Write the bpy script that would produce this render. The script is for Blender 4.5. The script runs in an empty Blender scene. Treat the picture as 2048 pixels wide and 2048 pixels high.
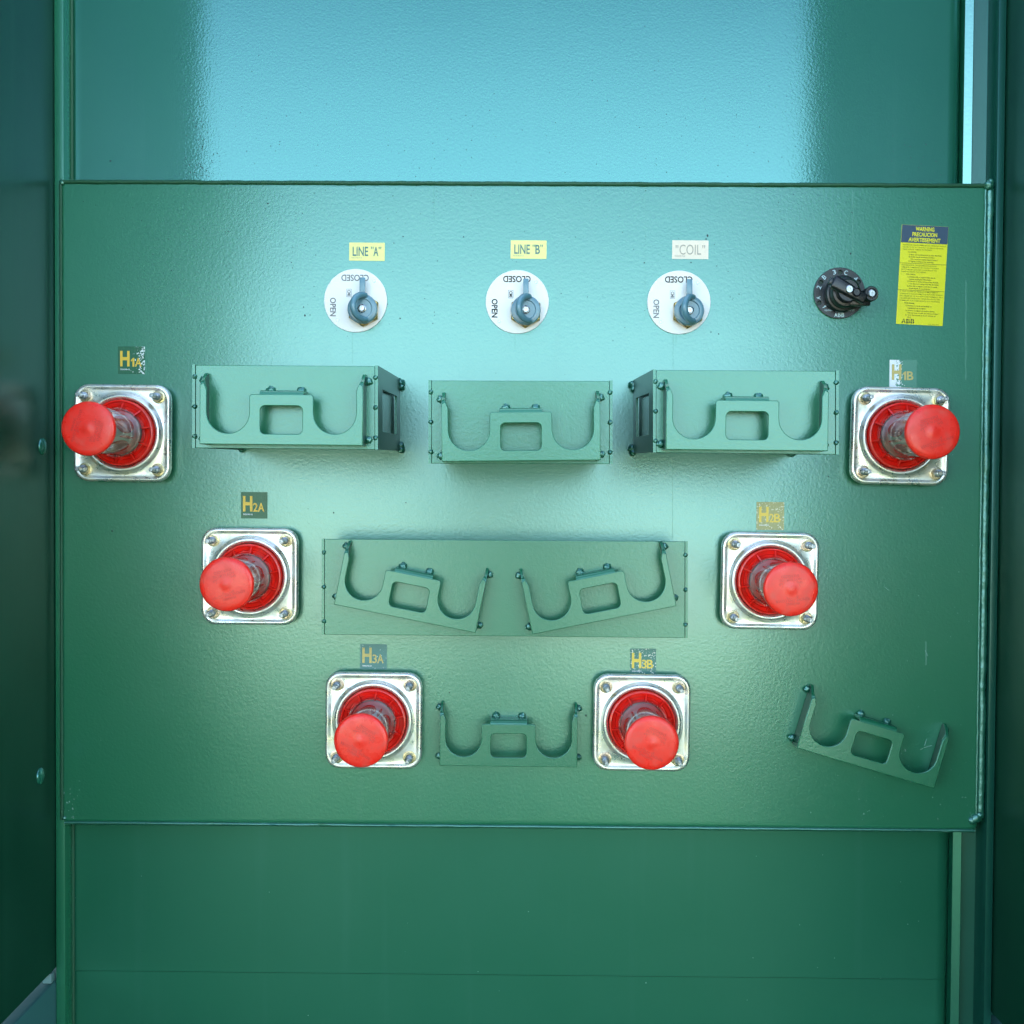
import bpy, bmesh, math, random
from mathutils import Vector, Matrix, Euler, noise
random.seed(7)
PI = math.pi
sc = bpy.context.scene
COL = sc.collection

# ------------------------------------------------------------------ camera
CAM_D = 1.5
cam_data = bpy.data.cameras.new('camera')
cam = bpy.data.objects.new('camera', cam_data)
COL.objects.link(cam)
cam_data.sensor_width = 36.0
cam_data.lens = 36.0 * 2400 / 2048
cam_data.clip_start = 0.02
cam_data.clip_end = 3000
YAW, PITCH, ROLL = math.radians(0.50), math.radians(1.29), math.radians(0.37)
ROT = Matrix.Rotation(YAW, 3, 'Z') @ Matrix.Rotation(PI/2 - PITCH, 3, 'X') @ Matrix.Rotation(ROLL, 3, 'Z')
cam.matrix_world = Matrix.Translation((0, -CAM_D, 0)) @ ROT.to_4x4()
sc.camera = cam

# ------------------------------------------------------------------ world
SUN_EL, SUN_AZ = math.radians(50), math.radians(10)     # sun stands behind the tank
world = bpy.data.worlds.new('World'); sc.world = world; world.use_nodes = True
wn = world.node_tree; wn.nodes.clear()
wo = wn.nodes.new('ShaderNodeOutputWorld'); bg = wn.nodes.new('ShaderNodeBackground')
sky = wn.nodes.new('ShaderNodeTexSky'); sky.sky_type = 'NISHITA'; sky.sun_disc = False
sky.sun_elevation = SUN_EL; sky.sun_rotation = SUN_AZ
sky.air_density = 1.0; sky.dust_density = 3.0; sky.ozone_density = 1.0
bg.inputs['Strength'].default_value = 0.15
geo_ = wn.nodes.new('ShaderNodeTexCoord'); sep = wn.nodes.new('ShaderNodeSeparateXYZ')
wn.links.new(geo_.outputs['Generated'], sep.inputs[0])
mpw = wn.nodes.new('ShaderNodeMapping'); mpw.inputs['Scale'].default_value = (2.5, 2.5, 9)
ncl = wn.nodes.new('ShaderNodeTexNoise'); ncl.inputs['Scale'].default_value = 1.0; ncl.inputs['Detail'].default_value = 5
wn.links.new(geo_.outputs['Generated'], mpw.inputs[0]); wn.links.new(mpw.outputs[0], ncl.inputs['Vector'])
mrz = wn.nodes.new('ShaderNodeMapRange'); mrz.interpolation_type = 'SMOOTHSTEP'
mrz.inputs[1].default_value = .20; mrz.inputs[2].default_value = .42; mrz.inputs[3].default_value = 1.0; mrz.inputs[4].default_value = 0.0
wn.links.new(sep.outputs[2], mrz.inputs[0])
mcl = wn.nodes.new('ShaderNodeMapRange'); mcl.inputs[1].default_value = .35; mcl.inputs[2].default_value = .7; mcl.inputs[3].default_value = .80; mcl.inputs[4].default_value = 1.0
wn.links.new(ncl.outputs[0], mcl.inputs[0])
mm = wn.nodes.new('ShaderNodeMath'); mm.operation = 'MULTIPLY'; wn.links.new(mrz.outputs[0], mm.inputs[0]); wn.links.new(mcl.outputs[0], mm.inputs[1])
hz = wn.nodes.new('ShaderNodeMix'); hz.data_type = 'RGBA'; hz.inputs[7].default_value = (4.7, 6.8, 8.0, 1)
wn.links.new(mm.outputs[0], hz.inputs[0]); wn.links.new(sky.outputs[0], hz.inputs[6])
wn.links.new(hz.outputs[2], bg.inputs['Color']); wn.links.new(bg.outputs[0], wo.inputs[0])

# ------------------------------------------------------------------ sun
sd = bpy.data.lights.new('sun', 'SUN'); sd.energy = 5.0; sd.angle = math.radians(0.5); sd.color = (1, .95, .87)
sun = bpy.data.objects.new('sun', sd); COL.objects.link(sun)
sdir = Vector((math.sin(SUN_AZ)*math.cos(SUN_EL), math.cos(SUN_AZ)*math.cos(SUN_EL), math.sin(SUN_EL)))
sun.rotation_euler = sdir.to_track_quat('Z', 'Y').to_euler()

sc.view_settings.view_transform = 'Standard'
sc.view_settings.look = 'None'
sc.view_settings.exposure = 2.35
sc.view_settings.gamma = 1.0

# ------------------------------------------------------------------ helpers
def W(px, py, d=0.0):
    """point at distance d in front of the plate, seen at photo position px,py (2048 grid)"""
    v = ROT @ Vector(((px-1024)/2400, -(py-1024)/2400, -1.0))
    t = (CAM_D - d) / v.y
    return Vector((v.x*t, -CAM_D + v.y*t, v.z*t))

U = CAM_D/2400     # size of one photo pixel on the plate

def link(o, parent=None):
    COL.objects.link(o)
    if parent is not None: o.parent = parent
    return o

def mobj(name, bm, mat, parent=None, smooth=None, loc=None):
    me = bpy.data.meshes.new(name)
    bmesh.ops.recalc_face_normals(bm, faces=bm.faces)
    bm.to_mesh(me); bm.free()
    o = bpy.data.objects.new(name, me)
    for m in (mat if isinstance(mat, (list, tuple)) else [mat]): me.materials.append(m)
    if smooth is not None: shade(me, smooth)
    if loc is not None: o.location = loc
    return link(o, parent)

def shade(me, ang):
    for p in me.polygons: p.use_smooth = True
    bm = bmesh.new(); bm.from_mesh(me)
    a = math.radians(ang)
    for e in bm.edges:
        if len(e.link_faces) == 2 and e.calc_face_angle(0) > a: e.smooth = False
    bm.to_mesh(me); bm.free()

def empty(name, loc, label, cat, group=None):
    o = bpy.data.objects.new(name, None); COL.objects.link(o)
    o.location = loc; o.empty_display_size = .02
    return tag(o, label, cat, group)

def tag(o, label=None, cat=None, group=None, kind=None):
    for k, v in (('label', label), ('category', cat), ('group', group), ('kind', kind)):
        if v: o[k] = v
    return o

def dup(o, parent=None, label=None, loc=None, roll=0):
    c = o.copy(); COL.objects.link(c)
    if parent is not None: c.parent = parent
    if label: c['label'] = label
    if loc is not None: c.location = loc; c.rotation_euler = (0, roll, 0)
    for ch in list(o.children): dup(ch, c)
    return c

def box(bm, x0, x1, y0, y1, z0, z1, bev=0, seg=2):
    vs = [bm.verts.new((x, y, z)) for x in (x0, x1) for y in (y0, y1) for z in (z0, z1)]
    fs = [bm.faces.new([vs[i] for i in q]) for q in ((0,1,3,2),(4,6,7,5),(0,4,5,1),(2,3,7,6),(0,2,6,4),(1,5,7,3))]
    if bev:
        es = list({e for f in fs for e in f.edges})
        bmesh.ops.bevel(bm, geom=es, offset=bev, segments=seg, affect='EDGES', profile=.5)

def lathe(bm, prof, n=64, cx=0, cz=0, cap0=False, cap1=False):
    """profile of (radius, distance in front of the plate)"""
    rings = []
    for r, d in prof:
        if r <= 1e-7: rings.append([bm.verts.new((cx, -d, cz))])
        else: rings.append([bm.verts.new((cx+r*math.cos(2*PI*i/n), -d, cz+r*math.sin(2*PI*i/n))) for i in range(n)])
    for a, b in zip(rings, rings[1:]):
        for i in range(n):
            j = (i+1) % n
            if len(a) == 1 and len(b) > 1: bm.faces.new((a[0], b[i], b[j]))
            elif len(b) == 1 and len(a) > 1: bm.faces.new((a[i], a[j], b[0]))
            elif len(a) > 1: bm.faces.new((a[i], a[j], b[j], b[i]))
    if cap0 and len(rings[0]) > 1: bm.faces.new(rings[0])
    if cap1 and len(rings[-1]) > 1: bm.faces.new(rings[-1])

def tube(bm, pts, rad, n=12, lump=0):
    """tube along points; rad a number or list"""
    pts = [Vector(p) for p in pts]; rings = []
    up = Vector((0, 0, 1)); ref = None
    for i, p in enumerate(pts):
        t = (pts[min(i+1, len(pts)-1)] - pts[max(i-1, 0)]).normalized()
        if ref is None:
            ref = t.cross(up)
            if ref.length < .1: ref = t.cross(Vector((0, 1, 0)))
        ref = (ref - t*ref.dot(t)).normalized()
        b = t.cross(ref)
        r = rad[i] if isinstance(rad, (list, tuple)) else rad
        ring = []
        for k in range(n):
            a = 2*PI*k/n; q = ref*math.cos(a)+b*math.sin(a)
            rr = r*(1+lump*noise.noise((p+q*r)*900)) if lump else r
            ring.append(bm.verts.new(p+q*rr))
        rings.append(ring)
    for a, b in zip(rings, rings[1:]):
        for k in range(n):
            j = (k+1) % n; bm.faces.new((a[k], a[j], b[j], b[k]))
    bm.faces.new(rings[0]); bm.faces.new(rings[-1])

def blob(bm, c, r, flat=.75, seed=0, amp=.18):
    ret = bmesh.ops.create_icosphere(bm, subdivisions=3, radius=1)
    c = Vector(c)
    for v in ret['verts']:
        k = 1 + amp*noise.noise(v.co*1.7+Vector((seed*3.1, seed*1.7, seed)))
        v.co = Vector((v.co.x*r*k, v.co.y*r*flat*k, v.co.z*r*k)) + c

def rsq(h, cr, n=96):
    """n points of a rounded square of half-size h by even angles"""
    out = []
    for i in range(n):
        a = 2*PI*(i+.5)/n; c, s = math.cos(a), math.sin(a)
        lo, hi = 0, h*1.5
        for _ in range(30):
            m = (lo+hi)/2; x, y = abs(c*m), abs(s*m)
            qx, qy = x-(h-cr), y-(h-cr)
            dist = math.hypot(max(qx, 0), max(qy, 0)) + min(max(qx, qy), 0) - cr
            if dist < 0: lo = m
            else: hi = m
        out.append((c*lo, s*lo))
    return out
def circ(r, n=96): return [(r*math.cos(2*PI*(i+.5)/n), r*math.sin(2*PI*(i+.5)/n)) for i in range(n)]
def loft(bm, loops):
    rings = [[bm.verts.new((x, -d, z)) for x, z in pts] for pts, d in loops]
    n = len(rings[0])
    for a, b in zip(rings, rings[1:]):
        for i in range(n):
            j = (i+1) % n; bm.faces.new((a[i], a[j], b[j], b[i]))

def curve_mesh(cu, d0, xs=1.0):
    ob = bpy.data.objects.new('tmp', cu); COL.objects.link(ob)
    dg = bpy.context.evaluated_depsgraph_get(); dg.update()
    me = bpy.data.meshes.new_from_object(ob.evaluated_get(dg))
    bpy.data.objects.remove(ob)
    for v in me.vertices:
        x, y, z = v.co
        v.co = (x*xs, -(z+d0), y)
    return me

def flat(name, loops, thick, mat, parent=None, d=0, bevel=0, smooth=35):
    """sheet cut to closed outlines (x,z), its back d in front of the parent's origin"""
    cu = bpy.data.curves.new(name, 'CURVE'); cu.dimensions = '2D'; cu.fill_mode = 'BOTH'
    cu.extrude = max(thick/2 - bevel, 1e-5); cu.bevel_depth = bevel; cu.bevel_resolution = 2
    if bevel: cu.offset = -bevel
    for lp in loops:
        s = cu.splines.new('POLY'); s.points.add(len(lp)-1); s.use_cyclic_u = True
        for p, (x, z) in zip(s.points, lp): p.co = (x, z, 0, 1)
    me = curve_mesh(cu, d + thick/2); me.name = name
    me.materials.clear(); me.materials.append(mat)
    shade(me, smooth)
    return link(bpy.data.objects.new(name, me), parent)

def arc(cx, cz, r, a0, a1, n=10):
    return [(cx+r*math.cos(math.radians(a0+(a1-a0)*i/n)), cz+r*math.sin(math.radians(a0+(a1-a0)*i/n))) for i in range(n+1)]
def rrect(x0, x1, z0, z1, r, n=6):
    return arc(x1-r, z0+r, r, -90, 0, n)+arc(x1-r, z1-r, r, 0, 90, n)+arc(x0+r, z1-r, r, 90, 180, n)+arc(x0+r, z0+r, r, 180, 270, n)

def text(items, name, mat, parent, d, ext=.00012):
    """items: (body, x, z, height, width or None, rotation deg, bold) -> one mesh of lettering"""
    bm = bmesh.new()
    for body, x, z, h, w, rot, bold in items:
        if body == '1' and h > .003:
            M = Matrix.Translation((x, 0, z)) @ Matrix.Rotation(-math.radians(rot), 4, 'Y')
            bm.faces.new([bm.verts.new(M @ Vector(((a-.5)*w, 0, (b-.5)*h))) for a, b in ((.45, 0), (1, 0), (1, 1), (.62, 1), (0, .74), (0, .56), (.45, .70))])
            continue
        cu = bpy.data.curves.new('t', 'FONT'); cu.body = body; cu.size = 1; cu.extrude = 0
        cu.align_x = 'LEFT'; cu.offset = bold; cu.resolution_u = 3
        me = curve_mesh(cu, 0)
        if not me.vertices: continue
        xs = [v.co.x for v in me.vertices]; zs = [v.co.z for v in me.vertices]
        x0, x1 = min(xs), max(xs); z1 = max(zs); z0 = min(zs)
        if any(c in body for c in 'gjpqy,()') and h < .003: z0 = 0
        capz = .73 if h < .003 else z1 - z0
        k = h/capz; kx = k if w is None else w/(x1-x0)
        base = 0 if h < .003 else z0
        cx = (x0+x1)/2 if w is not None and h >= .003 else x0
        M = Matrix.Translation((x, 0, z)) @ Matrix.Rotation(-math.radians(rot), 4, 'Y')
        cz = (z1+z0)/2 if h >= .003 else 0
        t = bmesh.new(); t.from_mesh(me)
        for v in t.verts: v.co = M @ Vector(((v.co.x-cx)*kx, 0, (v.co.z-cz)*k))
        bmesh.ops.triangulate(t, faces=t.faces)
        ta = bpy.data.meshes.new('t'); t.to_mesh(ta); t.free()
        bm.from_mesh(ta); bpy.data.meshes.remove(ta)
    for v in bm.verts: v.co.y = -d - ext
    me = bpy.data.meshes.new(name); 
    for f in bm.faces:
        if f.normal.y > 0: f.normal_flip()
    bm.to_mesh(me); bm.free(); me.materials.append(mat)
    return link(bpy.data.objects.new(name, me), parent)

# ------------------------------------------------------------------ materials
def lin(r, g, b):
    f = lambda c: (c/255/12.92) if c/255 <= .04045 else ((c/255+.055)/1.055)**2.4
    return (f(r), f(g), f(b), 1)

def newmat(name):
    m = bpy.data.materials.new(name); m.use_nodes = True
    nt = m.node_tree; p = nt.nodes['Principled BSDF']
    return m, nt, p

def simple(name, col, rough=.5, metal=0, bump=0, bscale=300, coat=0, var=0, spec=.5):
    m, nt, p = newmat(name)
    p.inputs['Base Color'].default_value = col
    p.inputs['Roughness'].default_value = rough
    p.inputs['Metallic'].default_value = metal
    p.inputs['Coat Weight'].default_value = coat
    p.inputs['Specular IOR Level'].default_value = spec
    tc = nt.nodes.new('ShaderNodeTexCoord')
    if bump:
        n = nt.nodes.new('ShaderNodeTexNoise'); n.inputs['Scale'].default_value = bscale; n.inputs['Detail'].default_value = 3
        b = nt.nodes.new('ShaderNodeBump'); b.inputs['Strength'].default_value = bump; b.inputs['Distance'].default_value = .001
        nt.links.new(tc.outputs['Object'], n.inputs['Vector']); nt.links.new(n.outputs[0], b.inputs['Height'])
        nt.links.new(b.outputs[0], p.inputs['Normal'])
    if var:
        n = nt.nodes.new('ShaderNodeTexNoise'); n.inputs['Scale'].default_value = bscale*.4; n.inputs['Detail'].default_value = 5
        mx = nt.nodes.new('ShaderNodeMix'); mx.data_type = 'RGBA'
        mx.inputs[6].default_value = col; mx.inputs[7].default_value = tuple(c*(1-var) for c in col[:3])+(1,)
        nt.links.new(tc.outputs['Object'], n.inputs['Vector']); nt.links.new(n.outputs[0], mx.inputs[0])
        nt.links.new(mx.outputs[2], p.inputs['Base Color'])
    return m

def paint(name, peel=.35, pscale=260, rough=.16, coat_ior=2.3, base=(.006, .085, .046), streak=True, waves=.15, tint=(.55, 1.0, .97, 1)):
    """glossy green enamel with orange peel"""
    m, nt, p = newmat(name); L = nt.links.new
    tc = nt.nodes.new('ShaderNodeTexCoord')
    geo = nt.nodes.new('ShaderNodeNewGeometry')
    n1 = nt.nodes.new('ShaderNodeTexNoise'); n1.inputs['Scale'].default_value = pscale; n1.inputs['Detail'].default_value = 1.5
    n1.inputs['Distortion'].default_value = .6
    n2 = nt.nodes.new('ShaderNodeTexNoise'); n2.inputs['Scale'].default_value = 9; n2.inputs['Detail'].default_value = 2
    b1 = nt.nodes.new('ShaderNodeBump'); b1.inputs['Strength'].default_value = peel; b1.inputs['Distance'].default_value = .0006
    b2 = nt.nodes.new('ShaderNodeBump'); b2.inputs['Strength'].default_value = waves; b2.inputs['Distance'].default_value = .004
    L(geo.outputs['Position'], n1.inputs['Vector']); L(geo.outputs['Position'], n2.inputs['Vector'])
    L(n1.outputs[0], b1.inputs['Height']); L(n2.outputs[0], b2.inputs['Height']); L(b2.outputs[0], b1.inputs['Normal'])
    L(b1.outputs[0], p.inputs['Normal'])
    p.inputs['IOR'].default_value = coat_ior
    p.inputs['Specular Tint'].default_value = tint
    p.inputs['Roughness'].default_value = rough
    # thin dried-water film: slightly paler drips and dusty blotches
    mp = nt.nodes.new('ShaderNodeMapping'); mp.inputs['Scale'].default_value = (38, 38, 1.3)
    n3 = nt.nodes.new('ShaderNodeTexNoise'); n3.inputs['Scale'].default_value = 1; n3.inputs['Detail'].default_value = 4
    r3 = nt.nodes.new('ShaderNodeMapRange'); r3.inputs[1].default_value = .60; r3.inputs[2].default_value = .78; r3.inputs[3].default_value = 0; r3.inputs[4].default_value = .16 if streak else .08
    n4 = nt.nodes.new('ShaderNodeTexNoise'); n4.inputs['Scale'].default_value = 6; n4.inputs['Detail'].default_value = 6
    r4 = nt.nodes.new('ShaderNodeMapRange'); r4.inputs[1].default_value = .4; r4.inputs[2].default_value = .75; r4.inputs[4].default_value = .10
    ad = nt.nodes.new('ShaderNodeMath'); ad.operation = 'ADD'
    L(geo.outputs['Position'], mp.inputs[0]); L(mp.outputs[0], n3.inputs['Vector']); L(geo.outputs['Position'], n4.inputs['Vector'])
    L(n3.outputs[0], r3.inputs[0]); L(n4.outputs[0], r4.inputs[0]); L(r3.outputs[0], ad.inputs[0]); L(r4.outputs[0], ad.inputs[1])
    mx = nt.nodes.new('ShaderNodeMix'); mx.data_type = 'RGBA'
    mx.inputs[6].default_value = (*base, 1); mx.inputs[7].default_value = (.05, .16, .11, 1)
    L(ad.outputs[0], mx.inputs[0]); L(mx.outputs[2], p.inputs['Base Color'])
    rr = nt.nodes.new('ShaderNodeMapRange'); rr.inputs[3].default_value = rough; rr.inputs[4].default_value = rough+.14
    L(ad.outputs[0], rr.inputs[0]); L(rr.outputs[0], p.inputs['Roughness'])
    return m

M_PLATE = paint('plate_paint', peel=.26, pscale=270, rough=.28, waves=.08, coat_ior=2.45, tint=(.66, 1, .95, 1), base=(.014, .150, .068))
M_TANK = paint('tank_paint', peel=.12, pscale=330, rough=.09, waves=.03, base=(.012, .105, .060), coat_ior=2.15, tint=(.46, .93, 1, 1))
M_LOWER = paint('lower_wall_paint', peel=.10, pscale=330, rough=.34, waves=.03, base=(.010, .105, .052), coat_ior=1.65, tint=(.46, 1, .85, 1))
M_RECSHADE = paint('recess_shade_paint', peel=.1, pscale=330, rough=.2, waves=.05, streak=False, coat_ior=1.65, base=(.004, .05, .034))  # same green enamel darkened, recess shade put into its colour
M_SIDESHADE = paint('side_shade_paint', peel=.06, pscale=200, rough=.31, waves=.10, streak=False, coat_ior=1.5, base=(.002, .032, .016))  # green enamel darkened: shade on side faces is put into the colour
M_BRKT = paint('bracket_paint', peel=.22, pscale=300, rough=.26, waves=.05, streak=False, base=(.012, .135, .060), coat_ior=1.95, tint=(.65, 1, .95, 1))
M_STRIP = paint('strip_paint', peel=.15, pscale=330, rough=.12, waves=.05, streak=False, coat_ior=2.8)
M_BEAD = simple('matte_dark_green', (.008, .075, .032, 1), .6, bump=.4, bscale=250)
M_WELD = paint('weld_paint', peel=.8, pscale=320, rough=.33, waves=.4, streak=False)
M_BLACK = simple('black_plastic', (.008, .009, .011, 1), .28, bump=.1, bscale=900)
M_DIALGREY = simple('grey_dial', (.014, .02, .026, 1), .35, var=.4, bscale=300)
M_WHITEINK = simple('pale_ink', (.45, .62, .65, 1), .5)
M_DARKINK = simple('dark_ink', (.02, .02, .02, 1), .6, spec=.1)
M_FADEINK = simple('faded_ink', (.22, .22, .22, 1), .6, spec=.1)
M_MIDINK = simple('brown_ink', (.06, .045, .03, 1), .6, spec=.1)
M_BLUEGREY = simple('blue_grey_cast', (.12, .27, .34, 1), .35, bump=.25, bscale=420, coat=.5, var=.3)
M_STEEL = simple('dial_plate_steel', (.72, .73, .72, 1), .45, .15, bump=.03, bscale=700)
M_SCREW = simple('screw_steel', (.38, .40, .41, 1), .25, 1, bump=.1, bscale=600)
M_STUD = simple('stud_steel', (.40, .44, .46, 1), .35, .8, bump=.3, bscale=500)
M_FRAME = simple('frame_paint', (.035, .13, .12, 1), .6, bump=.1, bscale=60)
M_TAB = simple('scuffed_tab', (.16, .28, .27, 1), .5, bump=.3, bscale=200, var=.4)
M_GASKET = simple('dark_gasket', (.006, .03, .02, 1), .5)

def zinc(name, col1, col2, rough, metal=.95):
    m, nt, p = newmat(name); L = nt.links.new
    tc = nt.nodes.new('ShaderNodeTexCoord'); n = nt.nodes.new('ShaderNodeTexNoise'); n.inputs['Scale'].default_value = 45; n.inputs['Detail'].default_value = 6
    oi = nt.nodes.new('ShaderNodeObjectInfo'); va = nt.nodes.new('ShaderNodeVectorMath'); va.operation = 'MULTIPLY_ADD'
    va.inputs[1].default_value = (40, 23, 31); L(oi.outputs['Random'], va.inputs[0]); L(tc.outputs['Object'], va.inputs[2])
    n9 = nt.nodes.new('ShaderNodeTexNoise'); n9.inputs['Scale'].default_value = 110; n9.inputs['Detail'].default_value = 5; L(va.outputs[0], n9.inputs['Vector'])
    r9 = nt.nodes.new('ShaderNodeMapRange'); r9.inputs[1].default_value = .35; r9.inputs[2].default_value = .7; r9.inputs[3].default_value = rough-.08; r9.inputs[4].default_value = rough+.22
    L(n9.outputs[0], r9.inputs[0]); L(r9.outputs[0], p.inputs['Roughness'])
    cr = nt.nodes.new('ShaderNodeValToRGB')
    cr.color_ramp.elements[0].position = .35; cr.color_ramp.elements[0].color = col1
    cr.color_ramp.elements[1].position = .68; cr.color_ramp.elements[1].color = col2
    L(va.outputs[0], n.inputs['Vector']); L(n.outputs[0], cr.inputs[0]); L(cr.outputs[0], p.inputs['Base Color'])
    p.inputs['Metallic'].default_value = metal
    b = nt.nodes.new('ShaderNodeBump'); b.inputs['Strength'].default_value = .12; b.inputs['Distance'].default_value = .0006
    L(n.outputs[0], b.inputs['Height']); L(b.outputs[0], p.inputs['Normal'])
    return m
M_ZINC = zinc('zinc_plated', (.80, .82, .80, 1), (.78, .76, .62, 1), .30, .8)
M_NUT = zinc('yellow_zinc', (.50, .45, .24, 1), (.48, .38, .33, 1), .28)
M_BRASS = zinc('brass', (.62, .45, .16, 1), (.50, .36, .12, 1), .3, 1)

def plastic(name, col, rough, sss=.25, bump=0, trans=0):
    m, nt, p = newmat(name)
    p.inputs['Base Color'].default_value = col; p.inputs['Roughness'].default_value = rough
    p.inputs['Subsurface Weight'].default_value = sss; p.inputs['Subsurface Radius'].default_value = (.01, .002, .001); p.inputs['Subsurface Scale'].default_value = .6
    p.inputs['Transmission Weight'].default_value = trans
    oi = nt.nodes.new('ShaderNodeObjectInfo'); va = nt.nodes.new('ShaderNodeVectorMath'); va.operation = 'MULTIPLY_ADD'
    va.inputs[1].default_value = (17, 29, 11); t0 = nt.nodes.new('ShaderNodeTexCoord')
    nt.links.new(oi.outputs['Random'], va.inputs[0]); nt.links.new(t0.outputs['Object'], va.inputs[2])
    nz = nt.nodes.new('ShaderNodeTexNoise'); nz.inputs['Scale'].default_value = 70; nz.inputs['Detail'].default_value = 7; nt.links.new(va.outputs[0], nz.inputs['Vector'])
    mr = nt.nodes.new('ShaderNodeMapRange'); mr.inputs[1].default_value = .52; mr.inputs[2].default_value = .75; mr.inputs[4].default_value = .55; nt.links.new(nz.outputs[0], mr.inputs[0])
    mx = nt.nodes.new('ShaderNodeMix'); mx.data_type = 'RGBA'; mx.inputs[6].default_value = col; mx.inputs[7].default_value = (col[0]*.75, col[1]+.08, col[2]+.06, 1)
    nt.links.new(mr.outputs[0], mx.inputs[0]); nt.links.new(mx.outputs[2], p.inputs['Base Color'])
    m3 = nt.nodes.new('ShaderNodeMapRange'); m3.inputs[1].default_value = .35; m3.inputs[2].default_value = .7; m3.inputs[3].default_value = rough-.06; m3.inputs[4].default_value = rough+.15
    nt.links.new(nz.outputs[0], m3.inputs[0]); nt.links.new(m3.outputs[0], p.inputs['Roughness'])
    if bump:
        geo = nt.nodes.new('ShaderNodeTexCoord'); n = nt.nodes.new('ShaderNodeTexNoise'); n.inputs['Scale'].default_value = 130
        b = nt.nodes.new('ShaderNodeBump'); b.inputs['Strength'].default_value = bump; b.inputs['Distance'].default_value = .0006
        nt.links.new(geo.outputs['Object'], n.inputs['Vector']); nt.links.new(n.outputs[0], b.inputs['Height']); nt.links.new(b.outputs[0], p.inputs['Normal'])
    return m
M_CAP = plastic('red_cap_plastic', (.90, .024, .013, 1), .28, bump=.12)
M_CAP.node_tree.nodes['Principled BSDF'].inputs['Specular IOR Level'].default_value = .5
M_EMBOSS = plastic('red_emboss', (.62, .022, .018, 1), .5)
M_REDRING = plastic('red_ring_plastic', (.95, .020, .012, 1), .12, sss=.1)
M_OVAL = plastic('amber_red_window', (.80, .035, .015, 1), .15, sss=.1)
M_CORE = simple('pale_insert', (1.0, .95, .91, 1), .10, 0, bump=.10, bscale=40, coat=.6)
def clear():
    m, nt, p = newmat('clear_sleeve'); L = nt.links.new
    nt.nodes.remove(p); o = nt.nodes['Material Output']
    t = nt.nodes.new('ShaderNodeBsdfTransparent'); t.inputs[0].default_value = (.97, .96, .95, 1)
    g = nt.nodes.new('ShaderNodeBsdfGlossy'); g.inputs['Roughness'].default_value = .04
    fr = nt.nodes.new('ShaderNodeLayerWeight'); fr.inputs['Blend'].default_value = .24
    mx = nt.nodes.new('ShaderNodeMixShader')
    df = nt.nodes.new('ShaderNodeBsdfDiffuse'); df.inputs[0].default_value = (.9, .85, .8, 1)
    m2 = nt.nodes.new('ShaderNodeMixShader'); m2.inputs[0].default_value = .05
    L(t.outputs[0], m2.inputs[1]); L(df.outputs[0], m2.inputs[2])
    L(fr.outputs['Fresnel'], mx.inputs[0]); L(m2.outputs[0], mx.inputs[1]); L(g.outputs[0], mx.inputs[2]); L(mx.outputs[0], o.inputs[0])
    return m
M_CLEAR = clear()

def sticker_mat(name, base, flake, amount, rough=.35, scale=320, grad=0):
    """printed foil with flaking: grad moves the flakes to the -x (grad<0) or +x side"""
    m, nt, p = newmat(name); L = nt.links.new
    tc = nt.nodes.new('ShaderNodeTexCoord'); n = nt.nodes.new('ShaderNodeTexNoise'); n.inputs['Scale'].default_value = scale; n.inputs['Detail'].default_value = 4
    n.inputs['Roughness'].default_value = .65
    sx = nt.nodes.new('ShaderNodeSeparateXYZ'); L(tc.outputs['Object'], sx.inputs[0])
    ma = nt.nodes.new('ShaderNodeMath'); ma.operation = 'MULTIPLY_ADD'; ma.inputs[1].default_value = grad; L(sx.outputs[0], ma.inputs[0])
    L(tc.outputs['Object'], n.inputs['Vector']); L(n.outputs[0], ma.inputs[2])
    gt = nt.nodes.new('ShaderNodeMapRange'); gt.inputs[1].default_value = 1-amount; gt.inputs[2].default_value = 1-amount+.03; L(ma.outputs[0], gt.inputs[0])
    mx = nt.nodes.new('ShaderNodeMix'); mx.data_type = 'RGBA'; mx.inputs[6].default_value = base; mx.inputs[7].default_value = flake
    L(gt.outputs[0], mx.inputs[0]); L(mx.outputs[2], p.inputs['Base Color']); p.inputs['Roughness'].default_value = rough
    b = nt.nodes.new('ShaderNodeBump'); b.inputs['Strength'].default_value = .3; b.inputs['Distance'].default_value = .0005
    L(n.outputs[0], b.inputs['Height']); L(b.outputs[0], p.inputs['Normal'])
    return m

# ------------------------------------------------------------------ ground
def sheet(name, c1, c2, scale, x0, x1, y0, y1, z, kind='structure'):
    m, nt, p = newmat(name); L = nt.links.new
    tc = nt.nodes.new('ShaderNodeTexCoord'); n = nt.nodes.new('ShaderNodeTexNoise'); n.inputs['Scale'].default_value = scale; n.inputs['Detail'].default_value = 8
    cr = nt.nodes.new('ShaderNodeValToRGB'); cr.color_ramp.elements[0].color = c1; cr.color_ramp.elements[1].color = c2
    L(tc.outputs['Object'], n.inputs['Vector']); L(n.outputs[0], cr.inputs[0]); L(cr.outputs[0], p.inputs['Base Color']); p.inputs['Roughness'].default_value = .9
    bm = bmesh.new(); bm.faces.new([bm.verts.new(v) for v in ((x0,y0,z),(x1,y0,z),(x1,y1,z),(x0,y1,z))])
    tag(mobj(name, bm, m), kind=kind)
sheet('ground', (.44, .43, .31, 1), (.56, .54, .41, 1), .8, -1200, 1200, -1200, 1200, -1.358)
sheet('lawn', (.010, .040, .014, 1), (.025, .070, .025, 1), 3, -40, 40, -6.0, 12, -1.354)

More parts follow.
